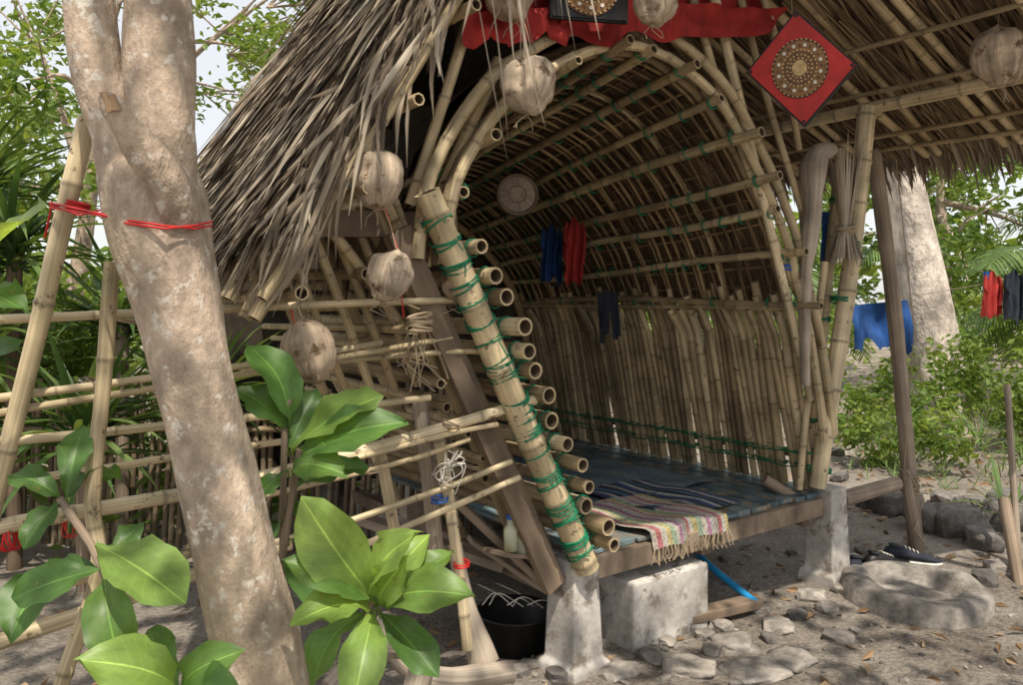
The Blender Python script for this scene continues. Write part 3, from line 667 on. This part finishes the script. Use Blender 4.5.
# worn round slab, raised rim and broken middle
mb=MB(); c=at(915,598,4.0); c.z=gh(c.x,c.y); mb.lathe(c,[(0,.03),(.08,.035),(.15,.03),(.20,.045),(.22,.085),(.30,.09),(.34,.075),(.35,-.03)],'rock',56,rnd=.6)
for i in range(len(mb.v)):
    p=V(mb.v[i]); mb.v[i]=(p+V((1,1,0))*.035*noise.noise(p*4)+ZZ*.022*noise.noise(p*7))[:]
mb.build('round_concrete_ring')
def shoe(c,ang,L=.27,k='black'):
    mb=MB(); x=V((math.cos(ang),math.sin(ang),0)); y=V((-math.sin(ang),math.cos(ang),0)); c=V(c)
    secs=[(0,.028,.055),(.06,.036,.085),(.2,.038,.095),(.38,.036,.085),(.5,.038,.07),(.7,.047,.052),(.88,.045,.04),(1,.02,.025)]
    for kk,z0,ex in (('white',0,.004),(k,.018,0)):
        rings=[]
        for f,w,h in secs:
            ring=[]
            for j in range(12):
                a=6.2832*j/12; yy=math.cos(a)*(w+ex); zz=(math.sin(a)*.5+.5)
                zz=z0+ (zz*.020 if kk=='white' else zz*(h-z0))
                ring.append(mb.av(c+x*(f*L)+y*yy+ZZ*zz))
            rings.append(ring)
        for a,b in zip(rings,rings[1:]):
            for j in range(12): mb.af((a[j],b[j],b[(j+1)%12],a[(j+1)%12]),kk)
        mb.af(rings[0],kk);mb.af(rings[-1][::-1],kk)
    mb.ring(c+x*.2*L+ZZ*.093,ZZ+x*.25,.026,.007,'darkcloth',16,6)
    mb.lathe(c+x*.2*L+ZZ*.094,[(0,.0),(.024,.001)],'dark',12)  # near-black disc paints the shade inside the shoe opening
    for i in range(4): mb.tube([c+x*L*(.38+.07*i)+y*.022+ZZ*(.088-.008*i),c+x*L*(.38+.07*i)+ZZ*(.095-.009*i),c+x*L*(.38+.07*i)-y*.022+ZZ*(.088-.008*i)],.003,'white',5)
    mb.build('sneaker')
c=at(866,574,4.32); shoe((c.x,c.y,gh(c.x,c.y)+.02),.35,.30); c=at(856,578,4.22); shoe((c.x,c.y,gh(c.x,c.y)+.015),1.2,.30,k='darkcloth')
c=at(884,566,4.45); shoe((c.x,c.y,gh(c.x,c.y)+.03),-.2,.30,k='darkcloth')
mb=MB(); mb.tube(cat([at(874,150,4.9),at(885,230,4.9),at(897,330,4.85),at(906,430,4.8),at(918,560,4.72)],3),[.045]*13,'wood',10,wob=.15,rnd=.7)
mb.tube([at(905,470,4.72),at(920,560,4.66)],[.03,.035],'wood',8,wob=.2,rnd=.6)
for y_ in (478,484,490,540): mb.tie(at(905+(y_-430)*.09,y_,4.76),ZZ,.055,'string',3,.004)
mb.tube([at(907,470,4.7),at(925,500,4.6),at(915,530,4.65),at(935,555,4.6)],.004,'string',5)
mb.tube([at(897,160,4.85),at(915,330,4.6),at(905,470,4.7)],.003,'string',5)
mb.build('wooden_post')
mb=MB(); mb.tube([at(1008,385,4.6),at(1022,600,4.4)],.018,'wood',8,wob=.1,rnd=.9); mb.tube([at(1005,500,4.5),at(1030,640,4.0)],.03,'wood',8,wob=.2,rnd=.5); mb.build('wooden_stake')
mb=MB(); mb.tube([at(850,303,8.6),at(930,294,8.3),at(1080,268,7.6)],.004,'wood',5)
mb.build('clothes_line')
mb=MB(); cloth(at(850,306,8.4),V((.62,0,.06)),V((.05,0,-.45)),'bluecloth',24,12,.12,2.2,edge=.5,rnd=.6); mb.build('blue_laundry')
mb=MB(); garment(at(993,270,7.9),.24,.45,'redcloth',.5); garment(at(1015,268,7.85),.26,.5,'darkcloth',.9); cloth(at(985,272,8.0),V((.1,0,.0)),V((0,0,-.38)),'bluecloth',8,8,.05,3); mb.build('hanging_laundry')
# ------------------------------------------------------------ fence
mb=MB()
def fd(px): return 2.1+ (px)*.0016
def rail(x0,y0,x1,y1,r,rnd=.8,sag=None): mb.bamboo(at(x0,y0,fd(x0)),at(x1,y1,fd(x1)),r*U(.9,1.1),rnd=rnd,node=.3,sag=.022 if sag is None else sag)
for a in ((-160,326,480,300,.013,.9),(-160,418,382,343,.012,.85),(-160,440,452,338,.011,.7),(-160,452,430,398,.013,.85),(-160,512,300,440,.012,.75),
    (-160,556,190,494,.023,1),(185,496,536,400,.020,1),(-160,700,290,545,.02,.9),(-160,632,200,552,.014,.7),(240,372,520,352,.011,.75),
    (240,552,512,462,.012,.9),(300,470,498,425,.011,.8),(250,500,470,440,.010,.65),(285,575,520,478,.012,.9)): rail(*a)
mb.bamboo(at(88,118,2.05),at(-20,560,2.05),.024,rnd=.85); 
mb.tube(cat([at(112,262,2.0),at(104,380,2.0),at(92,500,1.98),at(98,575,1.95),at(60,690,1.9),at(40,800,1.9)],4),[.019]*21,'bam',10,rnd=.8,node=.4,wob=.15)
mb.bamboo(at(378,440,2.75),at(398,545,2.8),.022,rnd=.9); mb.bamboo(at(438,432,2.85),at(468,650,2.85),.022,rnd=.95); mb.bamboo(at(420,400,2.9),at(440,600,3.0),.03,'wood')
for x_,y_ in ((130,319),(100,385),(92,462),(90,512),(378,470),(455,425)): mb.tie(at(x_-4,y_,fd(x_)-.02),ZZ+V((U(-.5,.5),0,0)),.028,'string',3,.003)
mb.tie(at(516,405,fd(516)),V((1,.5,.2)),.024,'bluec',4,.003); mb.tie(at(440,500,2.82),ZZ,.028,'bluec',3,.003); mb.tie(at(10,540,2.08),V((1,0,.2)),.027,'red',5,.003)
mb.tie(at(462,565,2.83),ZZ,.026,'red',3,.003); mb.tie(at(70,528,2.18),V((1,0,.2)),.026,'red',3,.002)
mb.build('bamboo_fence')
mb=MB()
mb.tube([at(45,238,2.04),at(52,205,2.0),at(60,206,1.98)],.003,'red',5)
mb.tube([at(50,203,2.0),at(100,214,1.83),at(128,224,1.785),at(165,229,1.78),at(195,226,1.83),at(212,222,1.9)],.0028,'red',6); mb.tube([at(50,208,2.0),at(100,216,1.83),at(130,221,1.785),at(165,226,1.78),at(195,229,1.83),at(212,226,1.9)],.0024,'red',6)
mb.tube([at(50,205,2.0),at(80,216,1.93),at(110,208,1.85)],.0025,'red',5)
for i in range(3): mb.tie(at(76,206,2.05),at(88,118,2.05)-at(-20,560,2.05),.03,'red',3,.003)
for pts in (((300,350),(285,280),(262,205)),((404,318),(398,250),(380,190))):
    mb.tube([at(x_,y_,2.5) for x_,y_ in pts],.0022,'red',5)
mb.build('red_cord')
# ------------------------------------------------------------ foreground tree
mb=MB()
tp=cat([at(300,860,1.92),at(272,715,1.9),at(240,575,1.9),at(208,440,1.9),at(182,330,1.9),at(162,235,1.9),at(146,165,1.9)],4)
tr=[.125,.12,.115,.11,.105,.10,.098,.096,.094,.092,.09,.09,.09,.09,.091,.093,.095,.099,.104,.108,.112,.115,.115,.11,.10]
mb.tube(tp,tr,'trunk',32,wob=.14)
mb.tube(cat([at(160,205,1.9),at(163,130,1.9),at(160,60,1.92),at(154,-60,1.95),at(130,-250,2.0),at(160,-520,2.1)],5),[.088,.088,.086,.085,.083]+[.078]*12+[.07,.07,.06,.05,.05,.05,.05,.05,.05],'trunk',28,wob=.14)
mb.tube(cat([at(138,205,1.9),at(120,135,1.9),at(97,65,1.9),at(80,-50,1.9),at(30,-250,1.8),at(-60,-500,1.6)],5),[.080,.078,.074,.068,.064]+[.058]*12+[.05,.05,.05,.05,.05,.05,.05,.05,.05],'trunk',28,wob=.14)
mb.tube(cat([at(182,228,1.85),at(164,184,1.80),at(140,146,1.75),at(118,116,1.71),at(104,94,1.69)],4),[.04,.045,.05,.05,.05,.047,.044,.040,.036,.032,.029,.026,.025,.024,.022,.018,.012],'trunk',16,wob=.45)
for a,b,r in (((112,112),(103,92),.011),((114,110),(112,94),.009)): mb.tube([at(*a,1.69),at(*b,1.68)],[r*1.4,r*.6],'cork',8,wob=.6)
for a,b in (((-.9,2.1,4.0),(.8,.6,5.6)),((-.9,2.0,3.6),(-1.5,.2,5.5)),((-.8,2.1,4.2),(1.8,2.0,5.6)),((-.9,2.1,4.),(-2.6,2.4,5.4))):
    mb.tube(cat([a,tuple((V(a)+V(b))/2+V((.1,.1,.3))),b],4),[.06,.055,.05,.045,.04,.035,.03,.025,.02],'trunk',8)
crown=[(V((-1.0,-.6,5.3)),1.2),(V((.3,-.2,5.5)),1.2),(V((.5,1.2,5.7)),1.1),(V((-.8,1.8,5.6)),1.2),(V((-2.3,.6,5.4)),1.1),(V((-.2,-1.6,5.2)),1.0),(V((-2.6,2.6,5.2)),.8),(V((1.2,2.4,5.6)),.7),(V((-.3,.6,5.9)),1.1),(V((2.0,.3,5.6)),1.2),(V((3.2,1.2,5.7)),1.2),(V((1.4,-.9,5.4)),1.1)]  # crown above the view, clumps placed to shade hut and dapple ground
for c,r in crown:
    cl=[V((U(-1,1),U(-1,1),U(-.5,.5)))*r for _ in range(10)]
    for i in range(220):
        q=c+random.choice(cl)+V((random.gauss(0,.2),random.gauss(0,.2),random.gauss(0,.15)))
        mb.leaflet(q,U(.12,.22),U(.07,.12),rnd=U(.4,1))
mb.build('shade_tree')
# ------------------------------------------------------------ broad-leaf plants
def leafset(name,stems,leaves):
    mb=MB()
    for s in stems: mb.tube(cat([at(*p) for p in s],3),[.009]*(3*(len(s)-1)+1),'wood',7,rnd=.5)
    for bx,by,bd,tx,ty,td,w,rn in leaves:
        mb.bigleaf(at(bx,by,bd),at(bx+(tx-bx)*.95,by+(ty-by)*.95,td),w*U(.85,1.05),rnd=rn,curl=U(.05,.3))
        mb.tube([at(bx,by,bd)+V((0,.01,-.02)),at(bx,by,bd)],.003,'leafbig',5,rnd=1)
    mb.build(name)
leafset('broadleaf_shrub',[[(300,800,1.9),(345,690,1.85),(372,600,1.8)],[(290,800,2.0),(283,600,2.1),(285,430,2.1),(290,400,2.1)],[(283,560,2.1),(300,450,2.05)]],[
 (376,602,1.8,298,496,1.72,.46,.95),(372,602,1.8,284,556,1.7,.42,.6),(372,598,1.8,412,528,1.72,.5,1),(378,606,1.8,474,590,1.7,.48,.7),(372,610,1.8,290,618,1.65,.5,.85),
 (378,606,1.8,458,548,1.85,.42,.7),(374,612,1.8,352,712,1.62,.5,.8),(380,612,1.8,442,680,1.7,.5,.35),(366,612,1.8,302,690,1.7,.5,.55),(384,600,1.82,430,530,1.86,.45,.95),
 (378,603,1.8,405,560,1.7,.5,1),
 (290,430,2.1,252,335,2.12,.5,.45),(292,450,2.08,385,390,2.05,.5,.75),(295,462,2.06,408,415,2.0,.42,.5),(290,430,2.1,235,385,2.05,.5,.3),(292,470,2.05,345,470,1.95,.6,.6),(288,470,2.05,245,510,2.0,.5,.25),
 (286,510,2.1,345,520,2.05,.45,.4),(284,520,2.1,238,565,2.0,.5,.3),(288,540,2.1,352,560,2.1,.5,.3),(288,450,2.1,318,385,2.2,.5,.2),(284,560,2.1,330,610,2.0,.5,.35),(292,490,2.1,372,462,2.15,.45,.3)])
leafset('broadleaf_shrub',[[(120,900,1.8),(125,700,1.75),(105,575,1.72),(60,500,1.9)],[(150,800,1.7),(180,690,1.65)]],[
 (96,545,1.72,190,604,1.6,.58,.8),(108,560,1.72,145,520,1.8,.5,.4),(100,570,1.72,5,600,1.7,.5,.4),(105,575,1.72,120,675,1.6,.55,.6),
 (62,500,1.9,5,470,1.9,.5,.35),(66,498,1.9,84,420,2.0,.45,.4),(62,500,1.9,20,550,1.8,.5,.35),(66,500,1.9,120,470,2.1,.45,.25),
 (178,690,1.65,82,655,1.5,.55,.85),(180,692,1.65,238,648,1.6,.5,.6),(182,690,1.65,238,712,1.5,.5,.5),(178,690,1.65,145,625,1.75,.5,.5),(176,695,1.65,110,725,1.5,.5,.7),
 (-35,285,1.8,48,198,1.7,.6,1),(-30,310,1.8,22,300,1.7,.5,.5),(-25,390,1.8,18,335,1.8,.55,.4),(60,560,1.9,5,640,1.7,.5,.45),(40,600,1.9,90,565,1.8,.4,.3)])
# ------------------------------------------------------------ curved logs lower left
mb=MB()
mb.tube(cat([at(385,620,2.9),at(410,665,2.75),at(450,680,2.7),at(510,672,2.85)],5),[.04,.045,.05,.052,.05,.045]+[.04]*10,'drift',12,wob=.4,rnd=.9)
mb.tube(cat([at(455,545,3.0),at(466,600,2.95),at(484,665,2.9)],4),[.03,.03,.031,.033,.035,.038,.042,.048,.055],'drift',10,wob=.3,rnd=.6)
mb.tube(cat([at(330,690,2.5),at(372,650,2.6),at(420,655,2.5),at(415,700,2.4)],4),[.035]*13,'drift',10,wob=.4,rnd=.5)
mb.build('driftwood_logs')
# ------------------------------------------------------------ stones
mb=MB()
def ston(px,py,wpx,k='rock',hf=.55,rnd=None,sub=2):
    d=min(30,1.5*F/max(5,(py-300))); c=at(px,py,d); r=wpx/F*d*.62; mb.rock((c.x,c.y,gh(c.x,c.y)+r*hf*.35),r,r*U(.6,1),r*hf,k,rnd,sub)
for a in ((812,600,28),(828,612,24),(798,618,20),(780,628,34,'rock',.35,.7),(842,592,18),(735,648,44,'rock',.28,.7,3),(690,674,52,'rock',.25,.85,3),(790,664,46,'rock',.28,.6,3),(755,676,60,'rock',.15,.8,3),(655,664,36,'rock',.35,.5),(620,680,44,'rock',.3,.7),(588,662,24),(545,668,20),(530,672,18),(520,680,22),(560,684,26),(712,655,26,'rock',.5,.4),(840,640,30,'rock',.4,.35),(668,648,20),
    (958,535,50,'rock',.8,.3,3),(932,530,40,'rock',.9,.2,3),(885,512,42,'rock',.8,.05,3),(985,550,40,'rock',.7,.2,3),(1008,530,46,'rock',.9,.3,3),(868,505,30,'rock',.7,.2),(985,585,30),(1000,575,26,'rock',.6,.8),(1010,512,40,'rock',.8,.2),(975,515,34,'rock',.8,.35),(840,480,22),(722,630,26),(705,640,18),(760,612,20),(770,640,22),(835,455,20),(850,465,18),(945,505,30,'rock',.7,.4),(910,500,26,'rock',.7,.3)): ston(*a)
for i in range(520):
    px=U(520,1060); py=U(555,720); ston(px,py,U(2,7) if R()<.9 else U(8,17),'rock',.5,U(.1,.8),1)
mb.build('stones')
mb=MB()
for i in range(3200):
    x=U(-5,8) if R()<.6 else U(1.0,7); y=U(2.4,12); 
    if R()<.3 and x>.4 and y<4.2: continue
    p=V((x,y,gh(x,y)+.008)); a=R()*6.28; d=V((math.cos(a),math.sin(a),U(-.05,.3)))
    mb.leaflet(p,U(.03,.11),U(.015,.045),'litter',R(),d.normalized())
mb.build('leaf_litter')
# ------------------------------------------------------------ background vegetation
def bush(mb,c,rx,ry,rz,nn,l0,l1,lo=0,hi=1,gap=.5,k='leaf'):
    c=V(c)
    cl=[]
    for _ in range(max(8,nn//60)):
        while True:
            p=V((U(-1,1),U(-1,1),U(-1,1)))
            if .25<p.length<1: break
        cl.append((p,U(0,1)))
    for i in range(nn):
        p,b=random.choice(cl); q=p+V((random.gauss(0,.16),random.gauss(0,.16),random.gauss(0,.13)))
        w=c+V((q.x*rx,q.y*ry,q.z*rz))
        if w.z<gh(w.x,w.y): continue
        l=U(l0,l1); mb.leaflet(w,l,l*U(.35,.6),k,min(1,max(0,lo+(hi-lo)*(.55*b+.45*R()))))
def blades(mb,c,n,L,w,k='blade',lo=0,hi=1,droop=1.2,upz=.3):
    c=V(c)
    for i in range(n):
        a=R()*6.2832; e=U(-.1,1.2); d=V((math.cos(a)*math.cos(e),math.sin(a)*math.cos(e),math.sin(e)+upz)); mb.strip(c+V((U(-.05,.05),U(-.05,.05),U(-.1,.1))),d,d.cross(ZZ),L*U(.7,1.1),w,droop=droop*U(.5,1.2),seg=6,k=k,rnd=U(lo,hi),basew=.8)
mb=MB()
for c in ((-3.9,5.2,1.0),(-3.0,6.0,.9),(-2.3,5.6,.7),(-4.6,6.5,1.5),(-1.7,6.6,.8)): bush(mb,c,1.0,.9,1.0,1800,.07,.16,0.15,1)
bush(mb,(-4.6,6.8,2.5),1.0,1.0,1.1,1500,.08,.17,.15,1)
mb.build('shrubs')
mb=MB()
for c in ((-2.75,4.4,1.75),(-2.35,4.8,1.35),(-3.1,4.6,2.1),(-2.9,4.2,1.2),(-2.2,4.1,.75),(-1.75,4.6,.9)):
    mb.tube([V((c[0],c[1],0)),V(c)],.04,'wood',8); blades(mb,c,70,.75,.04,lo=.1,hi=1)
mb.build('dracaena_plants')
def tree(name,base,h,rad,crowns,nn,l0,l1,lo,hi,tk='trunk',lean=(0,0)):
    mb=MB(); b=V(base); top=b+V((lean[0],lean[1],h))
    mb.tube(cat([b-ZZ*.1,b.lerp(top,.5)+V((.1,.05,0)),top],5),[rad*(1-.06*i) for i in range(11)],tk,20,wob=.3)
    for c,r in crowns:
        c=V(c); st=b.lerp(top,U(.55,1)); mb.tube(cat([st,(st+c)/2+V((0,0,.15)),c],3),[rad*.4,rad*.35,rad*.3,rad*.22,rad*.15,rad*.1,.01],tk,7)
        for q in range(5): mb.tube([c.lerp(st,.25),c+V((U(-1,1),U(-1,1),U(-.7,.7)))*r*.8],[rad*.1,.005],tk,5)
        bush(mb,c,r,r,r*.75,nn,l0,l1,lo,hi)
    mb.build(name)
tree('background_tree',(-5.0,8.4,0),4.2,.12,[((-5.1,8.2,4.6),1.2),((-3.9,8.3,4.9),1.1),((-2.6,8.6,4.9),1.0),((-4.6,7.6,3.6),.8),((-3.2,9.2,3.9),.8),((-2.4,8.0,4.0),.7),((-2.0,8.6,5.2),.8)],480,.07,.14,.45,1,lean=(.7,0))
tree('background_tree',(-8.5,12,0),5,.2,[((-8.5,12,5.0),1.8),((-7.0,11.5,3.6),1.5),((-4.0,13,3.0),1.0),((-5.4,13,3.0),1.2),((-9,11,4),1.6)],700,.12,.24,.3,1)
tree('pale_trunk_tree',(4.72,8.6,0),4.6,.30,[((2.6,11.5,5.8),1.4),((6.8,11.2,6),1.4)],500,.1,.2,.2,1,tk='palebark',lean=(-.80,.2))
tree('background_tree',(7.0,13,0),3.6,.15,[((6.2,13,3.0),1.3),((7.8,12.6,3.2),1.4),((5.4,13.4,2.2),1.1),((7.0,12.2,1.8),1.1),((8.8,12.4,2.2),1.2)],800,.10,.2,.3,1)
def palm(name,base,h,nf,L):
    mb=MB(); b=V(base); top=b+V((.2,.1,h)); mb.tube(cat([b,b.lerp(top,.5)+V((.12,0,0)),top],4),[.13]*9,'drift',12,wob=.15)
    for i in range(nf):
        a=6.2832*i/nf+U(-.2,.2); e=U(-.1,.9); d=V((math.cos(a)*math.cos(e),math.sin(a)*math.cos(e),math.sin(e)+.15)).normalized(); p=top.copy(); pts=[p.copy()]; ds=[]
        for q in range(14):
            ds.append(d.copy()); p=p+d*L/14; pts.append(p.copy()); d=(d+V((0,0,-.13))).normalized()
        mb.tube(pts,[.02-.0012*q for q in range(15)],'blade',5,rnd=.9)
        for q in range(1,14):
            sd=ds[q].cross(ZZ).normalized()
            for sg in (-1,1):
                for w in range(3): mb.strip(pts[q]+(pts[q+1]-pts[q])*w/3,sd*sg+ds[q]*.7+ZZ*.1,ds[q],L*.26*math.sin(math.pi*(q+1)/16)+.08,.03,droop=U(.3,.9),seg=3,k='blade',rnd=U(.3,1))
    mb.build(name)
palm('palm_tree',(6.9,9.6,0),1.5,13,2.2); palm('palm_tree',(3.9,12.5,0),1.8,12,2.2); palm('palm_tree',(9.2,12,0),2.3,13,2.6)
mb=MB()
for c,r in (((3.6,8.2,.35),.5),((4.5,8.8,.4),.6),((5.4,8.3,.5),.6),((5.0,7.4,.35),.4),((6.5,9.2,.7),.9),((3.6,9.6,.7),.8),((4.3,7.6,.55),.5),((5.3,7.7,.6),.55),((3.2,7.2,.3),.4),((5.6,10.2,.9),.9),((4.2,10.6,.8),.8),((7.4,10.4,1.0),1.0),((4.7,7.9,.7),.5),((3.7,7.0,.35),.4)):
    bush(mb,c,r,r*.8,r*.95,700,.05,.11,.45,1.0)
for c in ((4.7,6.6,.3),(3.9,6.6,.3),(3.4,7.0,.3),(5.2,6.8,.4),(3.25,5.2,.03),(3.35,5.35,.05)): blades(mb,c,18,.42,.02,lo=.5,hi=1,droop=.8)
for i in range(480):
    x=U(2.9,7.5);y=U(5.9,9.5); blades(mb,(x,y,gh(x,y)+.02),3,U(.12,.3),.012,lo=.5,hi=1,droop=.6)
mb.build('garden_plants')
mb=MB()
for i in range(34):
    a=math.radians(-20+i*6.6); r=U(17,24); hh=.8 if 88<math.degrees(a)<125 else 1.0; c=(r*math.cos(a),r*math.sin(a)+1,U(.6,1.9)*hh); bush(mb,c,2.8,2.2,U(1.6,2.6)*hh,650,.25,.55,.3,1)
for i in range(9):
    a=math.radians(15+i*8); r=U(23,28); c=(r*math.cos(a),r*math.sin(a),U(3.5,6)); bush(mb,c,3,3,2.2,450,.35,.7,.4,1)
mb.build('distant_trees')
mb=MB()
for i in range(60):
    x=-3.2+i*.05; mb.bamboo((x,4.9+.02*U(-1,1)-.1*i*.05,gh(x,4.9)-.05),(x+U(-.02,.02),4.9,.95+U(-.08,.08)),.018,'bamdark',rnd=R(),hollow=False,sides=6)
mb.bamboo((-3.3,4.83,.7),(-.2,4.83,.72),.02)
mb.build('stick_fence')
# ------------------------------------------------------------ light, sky, camera
w=bpy.data.worlds.new('World'); bpy.context.scene.world=w; w.use_nodes=True; nt=w.node_tree
sky=nt.nodes.new('ShaderNodeTexSky'); sky.sky_type='NISHITA'; sky.sun_disc=False
sdir=V((.22,-.80,1.6)).normalized()
el=math.asin(sdir.z); az=math.atan2(sdir.x,sdir.y)
sky.sun_elevation=el; sky.sun_rotation=az; sky.dust_density=2; sky.air_density=1.0; sky.ozone_density=1
hz=nt.nodes.new('ShaderNodeMix'); hz.data_type='RGBA'; hz.inputs[0].default_value=.65; hz.inputs[7].default_value=(7.8,7.7,7.5,1)
nt.links.new(sky.outputs[0],hz.inputs[6]); nt.links.new(hz.outputs[2],nt.nodes['Background'].inputs[0]); nt.nodes['Background'].inputs[1].default_value=.15
sl=bpy.data.lights.new('sun','SUN'); sl.energy=5; sl.angle=math.radians(.53); sl.color=(1,.92,.79)
so=bpy.data.objects.new('sun',sl); bpy.context.collection.objects.link(so); so.rotation_euler=sdir.to_track_quat('Z','Y').to_euler()
cam=bpy.data.cameras.new('camera'); co=bpy.data.objects.new('camera',cam); bpy.context.collection.objects.link(co)
co.location=(0,0,1.5); co.rotation_euler=(math.radians(90),0,0); cam.lens=F/1024*36; cam.sensor_width=36; cam.shift_y=-43/1024; cam.clip_start=.05; cam.clip_end=500
bpy.context.scene.camera=co
vs=bpy.context.scene.view_settings; vs.view_transform='Standard'; vs.look='None'; vs.exposure=0
